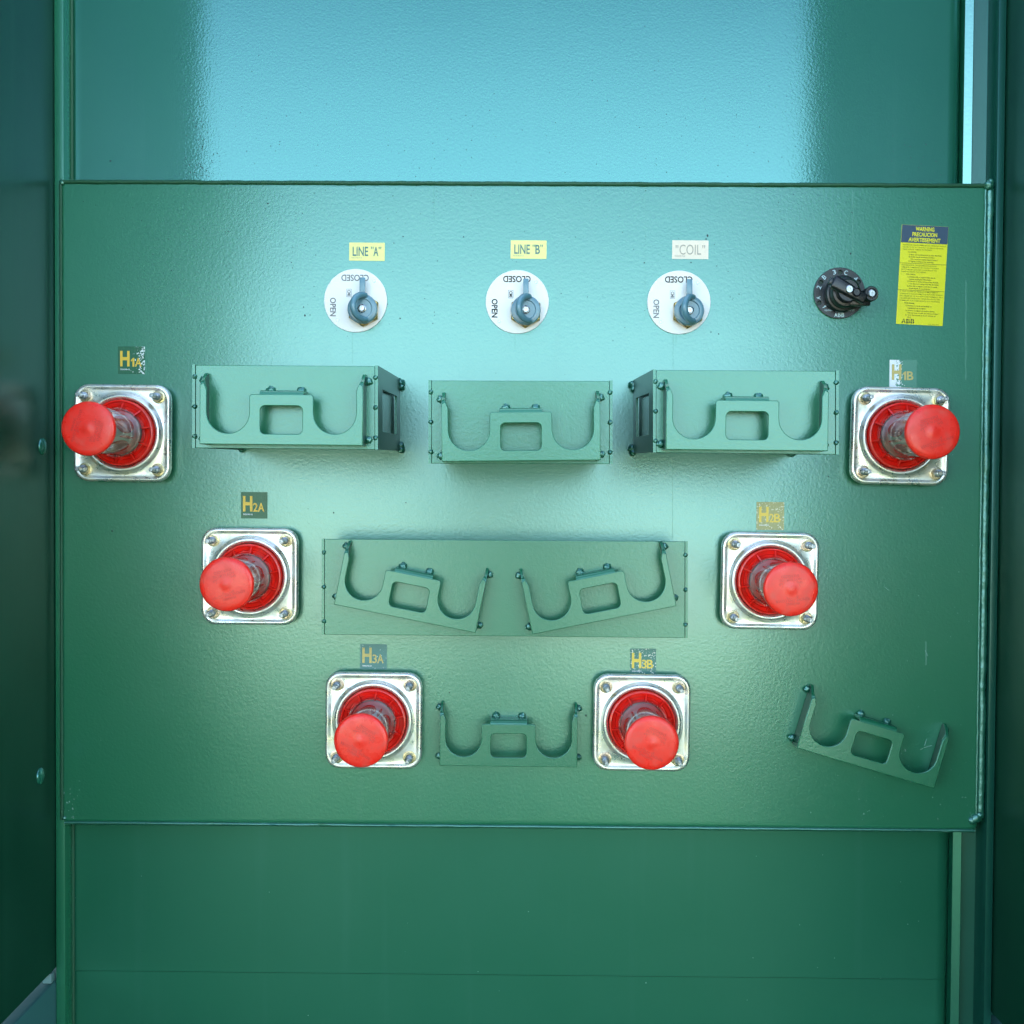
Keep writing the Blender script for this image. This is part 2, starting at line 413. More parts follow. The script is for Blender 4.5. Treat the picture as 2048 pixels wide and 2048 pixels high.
# ------------------------------------------------------------------ transformer cabinet
cab = empty('transformer_cabinet', (0, .3, -1.35), 'green painted steel transformer cabinet with welded front plate, around all the fittings', 'electrical cabinet')
def part(name, bm, mat, parent=cab, smooth=None):
    o = mobj(name, bm, mat, None, smooth)
    bpy.context.view_layer.update()
    o.parent = parent; o.matrix_parent_inverse = parent.matrix_world.inverted()
    return o
bpy.context.view_layer.update()

DW = -.030                         # tank wall lies 30 mm behind the plate face
# tank wall with rounded right corner
xl = W(128, 970, DW).x; xr = W(1926, 300, DW).x
bm = bmesh.new()
R = .020
prof = [(xl, -DW)] + [(xr-R+R*math.sin(a), -DW+R-R*math.cos(a)) for a in [PI/2*i/10 for i in range(11)]] + [(xr, .9), (xl, .9)]
for z0, z1, nm_, mt_ in ((0.0, 1.0, 'tank_wall', M_TANK), (-.63, -.0005, 'lower_wall', M_LOWER)):
    bm = bmesh.new()
    a = [bm.verts.new((x, y, z0)) for x, y in prof]; b = [bm.verts.new((x, y, z1)) for x, y in prof]
    for i in range(len(prof)):
        j = (i+1) % len(prof); bm.faces.new((a[i], a[j], b[j], b[i]))
    bm.faces.new(a); bm.faces.new(b)
    part(nm_, bm, mt_, smooth=50)
bm = bmesh.new()
a = [bm.verts.new((x, y+.0015, -1.35)) for x, y in prof]; b = [bm.verts.new((x, y+.0015, -.631)) for x, y in prof]
for i in range(len(prof)):
    j = (i+1) % len(prof); bm.faces.new((a[i], a[j], b[j], b[i]))
bm.faces.new(b)
part('lower_panel', bm, M_LOWER, smooth=50)

# raised edge strip and the recess between tank and post
bm = bmesh.new(); sx0, sx1 = xr-.001, xr+.0088; a12 = .0022
q = [(sx0, -DW-.0035), (sx1, -DW-.0035-a12), (sx1+.001, -DW-.003-a12), (sx1+.001, .9), (sx0, .9)]
a = [bm.verts.new((x, y, -1.35)) for x, y in q]; b = [bm.verts.new((x, y, 1.0)) for x, y in q]
for i in range(5):
    j = (i+1) % 5; bm.faces.new((a[i], a[j], b[j], b[i]))
part('edge_strip', bm, M_STRIP)
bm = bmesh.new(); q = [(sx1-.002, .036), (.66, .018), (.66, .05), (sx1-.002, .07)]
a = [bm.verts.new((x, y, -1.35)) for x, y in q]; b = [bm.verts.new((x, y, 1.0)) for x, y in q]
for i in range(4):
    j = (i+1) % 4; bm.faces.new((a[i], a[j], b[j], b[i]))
part('recess_panel', bm, M_RECSHADE)

# front plate
pL = (W(121, 361).x + W(121, 1642).x)/2; pR = (W(1975, 366).x + W(1957, 1660).x)/2
pT = (W(121, 361).z + W(1972, 367).z)/2; pB = (W(121, 1645).z + W(1957, 1662).z)/2
print('plate', pL, pR, pT, pB)
bm = bmesh.new()
hx, hz = (pR-pL)/2, (pT-pB)/2; cx, cz = (pR+pL)/2, (pT+pB)/2
def rect_loop(hx, hz, cr):
    return [(cx+x, cz+z) for x, z in rrect(-hx, hx, -hz, hz, cr, 8)]
prev = [(rect_loop(hx, hz, .006), -.0295), (rect_loop(hx, hz, .006), -.006), (rect_loop(hx-.0008, hz-.0008, .006), -.003),
        (rect_loop(hx-.0025, hz-.0025, .006), -.0008), (rect_loop(hx-.005, hz-.005, .006), 0)]
loft(bm, prev)
top = [v for v in bm.verts if abs(v.co.y) < 1e-6]; bm.faces.new(top)
plate = part('front_plate', bm, M_PLATE, smooth=40)

def pchild(o, parent):
    bpy.context.view_layer.update(); o.parent = parent; o.matrix_parent_inverse = parent.matrix_world.inverted(); return o

# dark matte bead added for the dark top and left edges, weld beads at the right
bm = bmesh.new()
n = 160
tube(bm, [(pL+.003+(pR-pL-.006)*i/n, -.0003+.0004*noise.noise(Vector((i*.3, 0, 0))), pT-.0022+.0005*noise.noise(Vector((i*.21, 3, 0)))) for i in range(n+1)], .0026, 10, .25)
pchild(mobj('top_seam', bm, M_BEAD, None, 60), plate)
bm = bmesh.new()
tube(bm, [(pL+.0012, -.0000, pT-.004+(pB-pT+.008)*i/n) for i in range(n+1)], .0019, 10, .2)
pchild(mobj('side_seam', bm, M_BEAD, None, 60), plate)
bm = bmesh.new()
tube(bm, [(pL+.004+(pR-pL-.008)*i/n, .0018, pB-.0002) for i in range(n+1)], .0022, 10, .3)
pchild(mobj('bottom_seam', bm, M_WELD, None, 60), plate)
xw = pR + .0035
bm = bmesh.new(); nn = 420
pts, rad = [], []
for i in range(nn+1):
    t = i/nn; z = pT-.006 + (pB+.018-(pT-.006))*t
    s = noise.noise(Vector((t*70, 1, 0))); s2 = noise.noise(Vector((t*22, 5, 0)))
    pts.append((xw+.0006*s2, .003, z)); rad.append(.0046+.0007*s+.0006*s2)
tube(bm, pts, rad, 14, .12)
pchild(mobj('weld_bead', bm, M_WELD, None, 60), plate); bm = bmesh.new()
tube(bm, [(pR-.0022+.0006*noise.noise(Vector((i*.35, 9, 0))), .0012, pT-.006+(pB+.018-pT+.006)*i/200) for i in range(201)], .0017, 8, .3)
pchild(mobj('weld_toe', bm, M_WELD, None, 60), plate); bm = bmesh.new()
blob(bm, (pR+.001, -.001, pT-.002), .0060, .8, 2); blob(bm, (pR+.003, -.001, pT+.002), .0042, .8, 5)
pchild(mobj('weld_end', bm, M_WELD, None, 60), plate); bm = bmesh.new()
blob(bm, (pR-.003, -.001, pB+.016), .0060, .7, 8); blob(bm, (pR-.008, -.001, pB+.013), .0050, .6, 11); blob(bm, (pR+.002, -.001, pB+.020), .0045, .7, 12)
pchild(mobj('weld_end', bm, M_WELD, None, 60), plate); bm = bmesh.new()
blob(bm, (pL+.004, -.001, pB+.006), .0028, .6, 22)
pchild(mobj('weld_end', bm, M_WELD, None, 60), plate); bm = bmesh.new()
blob(bm, (pL+.003, -.001, pT-.003), .0034, .6, 23)
pchild(mobj('weld_end', bm, M_WELD, None, 60), plate)

# corner posts
lx0, lx1 = W(109, 970).x, W(127, 970).x
bm = bmesh.new(); box(bm, lx0, lx1+.0005, .0012, .06, -1.35, 1.0, .0012); part('corner_post', bm, M_BRKT, smooth=40)
bm = bmesh.new(); tube(bm, [(lx1+.0014, .0262, -1.35), (lx1+.0014, .0262, 1.0)], .0022, 8); part('seam_strip', bm, M_BEAD, smooth=60)
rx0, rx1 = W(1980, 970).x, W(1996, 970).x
bm = bmesh.new(); box(bm, rx0+.0010, rx1, -.004, .125, -1.35, 1.0, .0006); part('corner_post', bm, M_RECSHADE, smooth=40)  # darkened green mutes the highlight on this post

# side walls of the open compartment, with bolts
DD = .66
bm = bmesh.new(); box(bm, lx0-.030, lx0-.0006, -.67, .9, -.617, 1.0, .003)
lw = part('side_wall', bm, M_SIDESHADE, smooth=40)  # cabinet green in its darkened copy, shade included in the colour
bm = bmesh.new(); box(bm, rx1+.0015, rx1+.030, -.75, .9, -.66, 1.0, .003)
rw = part('side_wall', bm, M_SIDESHADE, smooth=40)
def on_left(px, py):
    v = ROT @ Vector(((px-1024)/2400, -(py-1024)/2400, -1.0)); t = (lx0-.0006)/v.x
    return Vector((v.x*t, -CAM_D+v.y*t, v.z*t))
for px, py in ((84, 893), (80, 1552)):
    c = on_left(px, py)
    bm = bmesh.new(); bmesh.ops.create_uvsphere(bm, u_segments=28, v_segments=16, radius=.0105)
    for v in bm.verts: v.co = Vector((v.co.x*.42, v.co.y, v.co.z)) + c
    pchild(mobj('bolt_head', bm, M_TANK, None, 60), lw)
# base frame under the side walls
bm = bmesh.new(); box(bm, lx0-.5, lx0-.0006, -.64, .9, -1.35, -.632, .004); part('base_frame', bm, M_FRAME, smooth=40)
bm = bmesh.new(); box(bm, rx1+.0015, rx1+.5, -.72, .9, -1.35, -.675, .004); part('base_frame', bm, M_FRAME, smooth=40)
bm = bmesh.new()
c1 = W(98, 1962, .004)
box(bm, lx0-.012, lx0-.0008, -.012, -.001, -.630, -.618, .001); part('hinge_tab', bm, M_TAB, smooth=40)

# specks of dirt and paint nibs on the plate and wall
def specks(name, spots, mat, parent, y):
    bm = bmesh.new()
    for x, z, r in spots:
        k = random.randint(5, 7); a0 = random.random()*6
        e = random.uniform(.7, 1.5)
        vs = [bm.verts.new((x+r*math.cos(a0+2*PI*i/k)*random.uniform(.7, 1.2), y, z+r*e*math.sin(a0+2*PI*i/k)*random.uniform(.7, 1.2))) for i in range(k)]
        c = bm.verts.new((x, y-r*.3, z))
        for i in range(k): bm.faces.new((vs[i], vs[(i+1) % k], c))
    o = mobj(name, bm, mat, None, 80); o['kind'] = 'stuff'
    return pchild(o, parent)
M_SPECK = simple('dark_speck', (.006, .03, .03, 1), .5)
M_PALE = simple('pale_speck', (.22, .40, .33, 1), .5)
sp = []
def sp_at(px, py, r): p = W(px, py, 0); sp.append((p.x, p.z, r*U))
for q in ((1415,471,2.2),(1412,478,1.6),(1382,525,1.6),(1433,532,1.3),(1456,543,1.2),(1478,588,1.6),(1422,664,1.5),(1437,668,1.6),
          (607,614,1.5),(610,631,1.7),(620,630,1.5),(806,473,1.6),(927,474,1.5),(1172,1431,2.0),(1680,873,1.3)): sp_at(*q)
for x in (455, 590, 625, 785, 870, 1290, 1560, 1705):
    for _ in range(9): sp_at(x+random.gauss(0, 5), random.uniform(375, 660), random.uniform(.5, 1.1))
for _ in range(230): sp_at(random.uniform(160, 1900), 370+abs(random.gauss(0, 260)), random.uniform(.4, 1.0))
for _ in range(8): sp_at(random.uniform(200, 1850), random.uniform(400, 1600), random.uniform(1.3, 2.0))
specks('dirt_specks', sp, M_SPECK, plate, -.0001)
sp = []
for _ in range(60): sp_at(min(1945, random.gauss(1900, 55)), random.uniform(900, 1640), random.uniform(.4, 1.1))
for _ in range(40): sp_at(random.gauss(1800, 80), random.uniform(1400, 1640), random.uniform(.5, 1.2))
for _ in range(20): sp_at(random.uniform(128, 160), random.uniform(1560, 1640), random.uniform(.5, 1.4))
for _ in range(50): sp_at(random.uniform(200, 1700), random.uniform(700, 1600), random.uniform(.4, .8))
specks('paint_nibs', sp, M_PALE, plate, -.0001)
sp = []
def sw(px, py, r): p = W(px, py, DW); sp.append((p.x, p.z, r*U))
for _ in range(90): sw(random.gauss(405, 14), 355-abs(random.gauss(0, 55)), random.uniform(.5, 1.3))
for _ in range(160): sw(random.uniform(430, 1650), 355-abs(random.gauss(0, 120)), random.uniform(.4, 1.1))
for _ in range(25): sw(random.uniform(1780, 1900), random.uniform(260, 350), random.uniform(.6, 1.5))
sw(221, 322, 2)
specks('dirt_specks', sp, M_SPECK, cab, -DW-.0001)
sp = []
for _ in range(22): sw(random.uniform(140, 1900), random.uniform(1680, 2048), random.uniform(.5, 1.3))
specks('paint_nibs', sp, M_PALE, cab, -DW-.0001)
# paint runs and drip lines
for x, y0, y1, r in ((1346, 655, 742, .55), (1345, 915, 1078, .6), (868, 372, 440, .5), (1290, 372, 640, .35), (1706, 380, 640, .4), (1932, 560, 760, .5), (595, 380, 520, .35), (452, 372, 470, .4), (705, 665, 728, .5), (1030, 668, 700, .4), (1352, 668, 690, .5)):
    bm = bmesh.new(); n_ = 30
    tube(bm, [W(x+1.2*noise.noise(Vector((x, i*.3, 0))), y0+(y1-y0)*i/n_, 0) for i in range(n_+1)], [r*U*1.1*(.5+.6*abs(noise.noise(Vector((i*.7, x, 2))))) for i in range(n_+1)], 6)
    for v in bm.verts: v.co.y *= .45
    pchild(mobj('paint_run', bm, M_PLATE, None, 80), plate)
# scratches
for (x0, y0), (x1, y1) in (((1852,1283),(1852,1330)),((1850,1300),(1856,1312)),((1849,1492),(1853,1478)),((1848,1495),(1864,1491)),((1846,1497),(1840,1499)),((1768,1172),(1778,1181))):
    bm = bmesh.new(); a, b = W(x0, y0), W(x1, y1); tube(bm, [(a.x, -.0001, a.z), (b.x, -.0001, b.z)], .0003, 5)
    pchild(mobj('scratch', bm, M_PALE, None), plate)

# ------------------------------------------------------------------ parking stands
K = U/1.018
def bracket(name, parent, loc=(0, 0, 0), roll=0, first=None):
    if first is not None:
        c = dup(first, parent); c.location = loc; c.rotation_euler = (0, roll, 0); return c
    DB = .027
    k = K
    L = []
    L += [(-138, 0), (138, 0), (138, 100), (131.5, 104), (127, 92), (127, 55)]
    L += [(90.5+36.5*math.cos(math.radians(a)), 55+36.5*math.sin(math.radians(a))) for a in range(-5, -176, -9)]
    L += [(54, 55), (54, 82), (51, 85), (-51, 85), (-54, 82), (-54, 55)]
    L += [(-90.5+36.5*math.cos(math.radians(a)), 55+36.5*math.sin(math.radians(a))) for a in range(-5, -176, -9)]
    L += [(-127, 55), (-127, 92), (-131.5, 104), (-138, 100)]
    win = rrect(-36, 36, 18, 66, 9)
    o = flat(name, [[(x*k, z*k) for x, z in L], [(x*k, z*k) for x, z in win]], .003, M_BRKT, parent, DB-.003, .0007)
    # the bent-back sides and top lip join the face in the same sheet
    bm = bmesh.new(); bm.from_mesh(o.data)
    r = .004
    for s in (-1, 1):
        pr = [(138.2*k, DB-.0035-0), (138.2*k, .0)]
        xo = 138*k; t = .003
        # outline of the side flange in (depth, z): tall strip narrowing to a tip that leans out
        pts = [(0, 0), (DB-.0012, 0), (DB-.0012, 98*k), (DB-.010, 112*k), (DB-.018, 120*k), (.004, 123*k), (0, 120*k)]
        a = [bm.verts.new((s*(xo-t), -d, z)) for d, z in pts]; b = [bm.verts.new((s*(xo+.0003), -d, z)) for d, z in pts]
        for i in range(len(pts)):
            j = (i+1) % len(pts); bm.faces.new((a[i], a[j], b[j], b[i]))
        f1 = bm.faces.new(a); f2 = bm.faces.new(b); f1.material_index = f2.material_index = 1  # flange faces take the darkened green in place of real shade
        # tip strip seen from the front, sloping from the arm back to the mount
        w = [(127*k, 92*k, DB-.001), (132*k, 106*k, DB-.004), (135*k, 114*k, DB-.014), (136*k, 121*k, DB-.019)]
        prev = None
        for x, z, d in w:
            q = [bm.verts.new((s*x, -d, z)), bm.verts.new((s*xo, -d, z-1*k)), bm.verts.new((s*xo, -d+.003, z-1*k)), bm.verts.new((s*x, -d+.003, z))]
            if prev:
                for i in range(4): bm.faces.new((prev[i], prev[(i+1) % 4], q[(i+1) % 4], q[i]))
            prev = q
        bm.faces.new(prev)
    # top lip: quarter bend then straight back
    pr = []
    R2 = .0055
    for i in range(7):
        a = PI/2*i/6; pr.append((85*k-.001+R2*math.sin(a)*1.0, DB-.0004-R2*(1-math.cos(a))))
    pr.append((85*k-.001+R2, 0))
    th = .003
    inner = [(z-th if i > 5 else z-th*math.sin(PI/2*min(i, 6)/6), d-th*math.cos(PI/2*min(i, 6)/6)) for i, (z, d) in enumerate(pr)]
    ring0 = [bm.verts.new((-37*k, -d, z)) for z, d in pr+inner[::-1]]; ring1 = [bm.verts.new((37*k, -d, z)) for z, d in pr+inner[::-1]]
    for i in range(len(ring0)):
        j = (i+1) % len(ring0); bm.faces.new((ring0[i], ring0[j], ring1[j], ring1[i]))
    bm.faces.new(ring0); bm.faces.new(ring1)
    bmesh.ops.recalc_face_normals(bm, faces=bm.faces)
    bm.to_mesh(o.data); bm.free(); shade(o.data, 35); o.data.materials.append(M_SIDESHADE)
    for i, (x, z, r) in enumerate(((-142, 111, 6.5), (-142.5, 11, 6.5), (142, 111, 6.5), (142.5, 11, 6.5), (-26, 94, 7.5), (27, 94, 7.5))):
        bm = bmesh.new(); blob(bm, (0, 0, 0), r*k, .55, i*3+1, .4)
        w = mobj('weld_bead', bm, M_WELD, o, 60, (x*k, -.003, z*k))
    o.location = loc; o.rotation_euler = (0, roll, 0)
    return o

BOX_D = .228
def ang(p, q): return -math.atan2((q-p).z, (q-p).x)

# bare stand at the bottom centre between H3A and H3B
g0 = W(1016.5, 1533, .027); s0 = empty('parking_stand', (g0.x, 0, g0.z), 'bare green bracket welded straight to the plate between the two lowest bushings', 'parking stand', 'green parking stands on the plate')
br0 = bracket('bracket', s0, (0, 0, 0), math.radians(.25))

def stand(label, a, b, d, name='parking_stand'):
    """stand whose bracket face runs from photo point a to b at distance d"""
    A, B = W(*a, d), W(*b, d); c = (A+B)/2
    s = empty(name, (c.x, 0, c.z), label, 'parking stand', 'green parking stands on the plate')
    sc_ = (B-A).length/(276*K)
    br = bracket('bracket', s, (0, -(d-.027), 0), ang(A, B), br0)
    br.scale = (sc_, 1, sc_)
    return s, c
stand('tilted bare green bracket welded low on the right, sloping down to the right', (1594, 1496), (1868, 1577), .028)

def strap(name, parent, org, front, back, hole, mat, th=.003):
    """side plate from 4 points: front top/bottom, back top/bottom"""
    bm = bmesh.new()
    (ft, fb), (bt, bb) = front, back
    def P(u, v): return ft.lerp(fb, v).lerp(bt.lerp(bb, v), u)
    us = [0, hole[0], hole[1], 1]; vs_ = [0, hole[2], hole[3], 1]
    off = Vector((th, 0, 0))
    g = {}
    for s in (0, 1):
        for i, u in enumerate(us):
            for j, v in enumerate(vs_): g[s, i, j] = bm.verts.new(P(u, v)-org+off*(s-.5))
    for i in range(3):
        for j in range(3):
            if (i, j) == (1, 1): continue
            for s in (0, 1): bm.faces.new((g[s,i,j], g[s,i+1,j], g[s,i+1,j+1], g[s,i,j+1]))
    def side(p, q): bm.faces.new((g[0,*p], g[0,*q], g[1,*q], g[1,*p])).material_index = 1
    for i in range(3): side((i,0),(i+1,0)); side((i,3),(i+1,3)); side((0,i),(0,i+1)); side((3,i),(3,i+1))
    side((1,1),(2,1)); side((2,1),(2,2)); side((2,2),(1,2)); side((1,2),(1,1))
    return mobj(name, bm, (mat, M_BRKT), parent)

def boxed(label, corners, depth, wallL, wallR, brs, hole=(.18, .84, .26, .78)):
    """corners: front face x0,x1,ztop,zbottom in photo pixels at `depth`; wall: back end (ytop, ybottom) in pixels"""
    x0, x1, t0, t1, b0, b1 = corners
    TL, TR, BL, BR = W(x0, t0, depth), W(x1, t1, depth), W(x0, b0, depth), W(x1, b1, depth)
    c = (TL+TR+BL+BR)/4
    s = empty('parking_stand', (c.x, 0, c.z), label, 'parking stand', 'green parking stands on the plate')
    o = Vector((c.x, 0, c.z))
    lp = [((p-o).x, (p-o).z) for p in (BL, BR, TR, TL)]
    flat('front_panel', [lp], .003, M_BRKT, s, depth-.003, .0006)
    for sgn, (T, B), wl in ((-1, (TL, BL), wallL), (1, (TR, BR), wallR)):
        e = Vector((sgn*.0017, .0035, 0)); ft, fb = T+e+Vector((0,0,.0005)), B+e
        bt = Vector((T.x+sgn*.0017, 0, wl[0])); bb = Vector((B.x+sgn*.0017, 0, wl[1]))
        sp_ = strap('side_plate', s, o, (ft+Vector((0,-.0045,0)), fb+Vector((0,-.0045,0))), (bt, bb), hole, M_SIDESHADE)  # broad faces in darkened green as painted shade, rims in bracket green
        def PP(u, v): return (ft+Vector((0,-.0045,0))).lerp(fb+Vector((0,-.0045,0)), v).lerp(bt.lerp(bb, v), u) - o
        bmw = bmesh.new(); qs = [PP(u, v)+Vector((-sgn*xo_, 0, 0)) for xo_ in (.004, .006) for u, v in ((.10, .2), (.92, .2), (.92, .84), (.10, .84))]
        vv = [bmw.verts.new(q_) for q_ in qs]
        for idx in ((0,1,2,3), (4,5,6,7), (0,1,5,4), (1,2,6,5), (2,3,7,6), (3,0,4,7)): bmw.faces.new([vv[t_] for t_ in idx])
        mobj('window_shade_fill', bmw, M_RECSHADE, sp_)  # dark sheet added behind the window opening, stands in for shade inside
        for i, v in enumerate((.14, .5, .86)):
            bm = bmesh.new(); p = T.lerp(B, v)-o
            blob(bm, (0, 0, 0), .0026, 1.0, i*5+sgn, .3)
            w = mobj('weld_bead', bm, M_WELD, sp_, 60, (p.x+sgn*.0006, -depth-.0004, p.z))
        for i, zz in enumerate((wl[0]-.006, wl[1]+.006)):
            bm = bmesh.new(); blob(bm, (0, 0, 0), .0055, .9, i*7+sgn*2, .3); blob(bm, (.001, -.002, -.005), .0042, .9, i*7+sgn, .3)
            mobj('weld_bead', bm, M_WELD, sp_, 60, (T.x-o.x+sgn*.004, -.003, zz-o.z))
    for a, b in brs:
        d = depth+.027
        A, B = W(*a, d), W(*b, d); m = (A+B)/2
        sc_ = (B-A).length/(276*K)
        br = bracket('bracket', s, (m.x-o.x, -depth, m.z-o.z), ang(A, B), br0)
        br.scale = (sc_, 1, sc_)
    return s
zt = W(789, 757).z; zb = W(791, 902).z
boxed('green bracket on a deep welded box at the upper left, beside the leftmost bushing', (391, 750, 730, 732, 896, 899), BOX_D, (zt, zb), (zt, zb), [((399, 888), (725, 891))])
zt = W(1045, 785).z; zb = W(1045, 920).z
boxed('green bracket on a deep welded box in the middle of the upper row', (863, 1219, 761, 762, 927, 928), BOX_D, (zt, zb), (zt, zb), [((884, 923), (1201, 920))])
zt = W(1257, 760).z; zb = W(1256, 907).z
boxed('green bracket on a deep welded box at the upper right, side window facing left', (1312, 1671, 740, 742, 905, 909), BOX_D, (zt, zb), (zt, zb), [((1332, 899), (1656, 902))])
zt = W(1000, 1095).z; zb = W(1000, 1260).z
boxed('long shallow green box carrying two brackets tilted towards each other', (649, 1370, 1078, 1083, 1269, 1276), .075, (zt, zb), (zt, zb), [((668, 1209), (951, 1266)), ((1065, 1269), (1353, 1212))])

# ------------------------------------------------------------------ bushings
def build_bushing():
    s = empty('bushing', (0, 0, 0), '', 'bushing', 'bushings with red caps')
    bm = bmesh.new(); loft(bm, [(rsq(.0555, .015), .0002), (rsq(.0555, .015), .011)]); bm.faces.new([v for v in bm.verts if v.co.y < -.01])
    mobj('gasket', bm, M_GASKET, s, 40)
    bm = bmesh.new()
    loft(bm, [(rsq(.0590, .0175), .0095), (rsq(.0600, .018), .0110), (rsq(.0602, .018), .0150), (rsq(.0594, .0175), .0180), (rsq(.0575, .0165), .0192), (rsq(.0560, .016), .0190), (rsq(.0538, .0145), .0176), (rsq(.0528, .0140), .0174),
              (circ(.0512), .0174), (circ(.0505), .0178), (circ(.0492), .0200), (circ(.0475), .0222), (circ(.0455), .0230), (circ(.0436), .0224), (circ(.0424), .0205), (circ(.0414), .0170), (circ(.0410), .0110)])
    mobj('flange', bm, M_ZINC, s, 50)
    for sx in (-1, 1):
        for sz in (-1, 1):
            bm = bmesh.new()
            lathe(bm, [(.0080, .0174), (.0080, .0188), (.0072, .0190), (0, .0190)], 32)     # washer
            a0 = random.random()
            vs0 = [(.0066*math.cos(a0+PI/3*i), .0066*math.sin(a0+PI/3*i)) for i in range(6)]
            vs1 = [(.0060*math.cos(a0+PI/3*i), .0060*math.sin(a0+PI/3*i)) for i in range(6)]
            loft(bm, [(vs0, .0188), (vs0, .0236), (vs1, .0246)]); bm.faces.new([v for v in bm.verts if v.co.y < -.0245])
            nut = mobj('nut', bm, M_NUT, s, 30, (sx*.0450, 0, sz*.0450))
            bm = bmesh.new(); pr = []
            for i in range(9): pr += [(.0046, .0240+i*.0008), (.0041, .0244+i*.0008)]
            pr += [(.0041, .0330), (.0028, .0338), (.0028, .0470), (.0023, .0478), (.0014, .0478), (.0011, .0460), (0, .0460)]
            lathe(bm, pr, 24)
            mobj('stud', bm, M_STUD, nut, 30)
    bm = bmesh.new()
    lathe(bm, [(.0405, .012), (.0408, .0250), (.0400, .0268), (.0388, .0272), (.0378, .0262), (.0374, .0235), (.0335, .0215), (.0325, .0190), (.0285, .0185), (.0282, .030)], 96)
    for i in range(10):
        a = 2*PI*i/10+.2; c, q = math.cos(a), math.sin(a); w = .0009
        prof_ = [(.0280, .019), (.0378, .023), (.0376, .0262), (.0330, .0300), (.0280, .0345)]
        va = [bm.verts.new((c*r-q*w, -d, q*r+c*w)) for r, d in prof_]; vb = [bm.verts.new((c*r+q*w, -d, q*r-c*w)) for r, d in prof_]
        for j in range(5):
            k = (j+1) % 5; bm.faces.new((va[j], va[k], vb[k], vb[j]))
        bm.faces.new(va); bm.faces.new(vb)
    mobj('locking_ring', bm, M_REDRING, s, 30)
    bm = bmesh.new()
    lathe(bm, [(.0268, .020), (.0268, .036), (.0256, .042), (.0246, .060), (.0236, .126)], 64)
    ins = mobj('insert', bm, M_CORE, s, 40)
    bm = bmesh.new()
    for i in range(5):                       # oval windows and thin rods round the insert
        a0 = 2*PI*i/5+.35
        for half, d0, d1, kk in ((.46, .048, .112, 1), (.07, .050, .098, 0)):
            ac = a0 + (0 if kk else PI/5); N = 20; ctr = None; ring = []
            dm, dh = (d0+d1)/2, (d1-d0)/2
            def S(a, d): r = .0251-.0014*(d-.042)/.08+(.0004 if kk else .0008); return (r*math.cos(a), -d, r*math.sin(a))
            rings = []
            for rr in (.35, .7, 1.0):
                rings.append([bm.verts.new(S(ac+half*rr*math.cos(2*PI*j/N), dm+dh*rr*math.sin(2*PI*j/N))) for j in range(N)])
            bm.faces.new(rings[0])
            for A, B in zip(rings, rings[1:]):
                for j in range(N): bm.faces.new((A[j], A[(j+1) % N], B[(j+1) % N], B[j]))
    mobj('window', bm, M_OVAL, ins, 60)
    bm = bmesh.new()
    lathe(bm, [(.0300, .022), (.0304, .034), (.0300, .039), (.0288, .0405), (.0286, .044), (.0280, .056), (.0268, .127)], 72)
    mobj('clear_sleeve', bm, M_CLEAR, s, 40)
    bm = bmesh.new()
    lathe(bm, [(.0268, .118), (.0285, .1235), (.0302, .1270), (.0311, .1300), (.0312, .1322), (.0306, .1343), (.0292, .1354), (.025, .1360), (.018, .1364), (.010, .1366), (.007, .1367), (.005, .1370), (.0025, .1374), (0, .1375)], 96)
    cap = mobj('end_cap', bm, M_CAP, s, 60)
    return s, cap
bush0, cap0 = build_bushing()
bpos = [('leftmost bushing under the H1A sticker, red cap over the left rim of its flange', 244, 866, .4),
        ('bushing under the H2A sticker, with a red cap over a square zinc flange', 499, 1153, .0),
        ('bushing under the H3A sticker, red cap hiding the lower left bolt of its flange', 747, 1441.5, .2),
        ('bushing under the flaking H3B sticker, red cap over the lower right of its flange', 1283.5, 1446, .3),
        ('bushing under the peeling golden H2B sticker, with a square zinc flange', 1540, 1162, .6),
        ('right edge bushing under the peeling H1B sticker, below the yellow warning label', 1801, 872, 1.0)]
EMB = [('WARNING', .0165), ('REMOVE THIS COVER', .0125), ('BEFORE', .0090), ('OPERATING', -.0030), ('SHIPPING CAP', -.0070), ('NOT FOR USE', -.0110), ('ENERGIZED', -.0150)]
bush_roots = []
for i, (lab, px, py, r) in enumerate(bpos):
    p = W(px, py, .018); loc = (p.x, 0, p.z)
    if i == 0: b = bush0; b.location = loc; b['label'] = lab
    else: b = dup(bush0, None, lab, loc)
    b.rotation_euler = (0, math.radians(r), 0)
    bush_roots.append(b)
rots = [75, 195, 150, 155, 187, 200]
for b, r in zip(bush_roots, rots):
    cp = [c for c in b.children if c.name.startswith('end_cap')][0]
    items = []
    for body, z in EMB:
        a = math.radians(r); w = len(body)*.00225
        items.append((body, -z*math.sin(a), z*math.cos(a), .0031, w, r, 0))
    t = text(items, 'embossed_text', M_EMBOSS, cp, .1364, .0002)

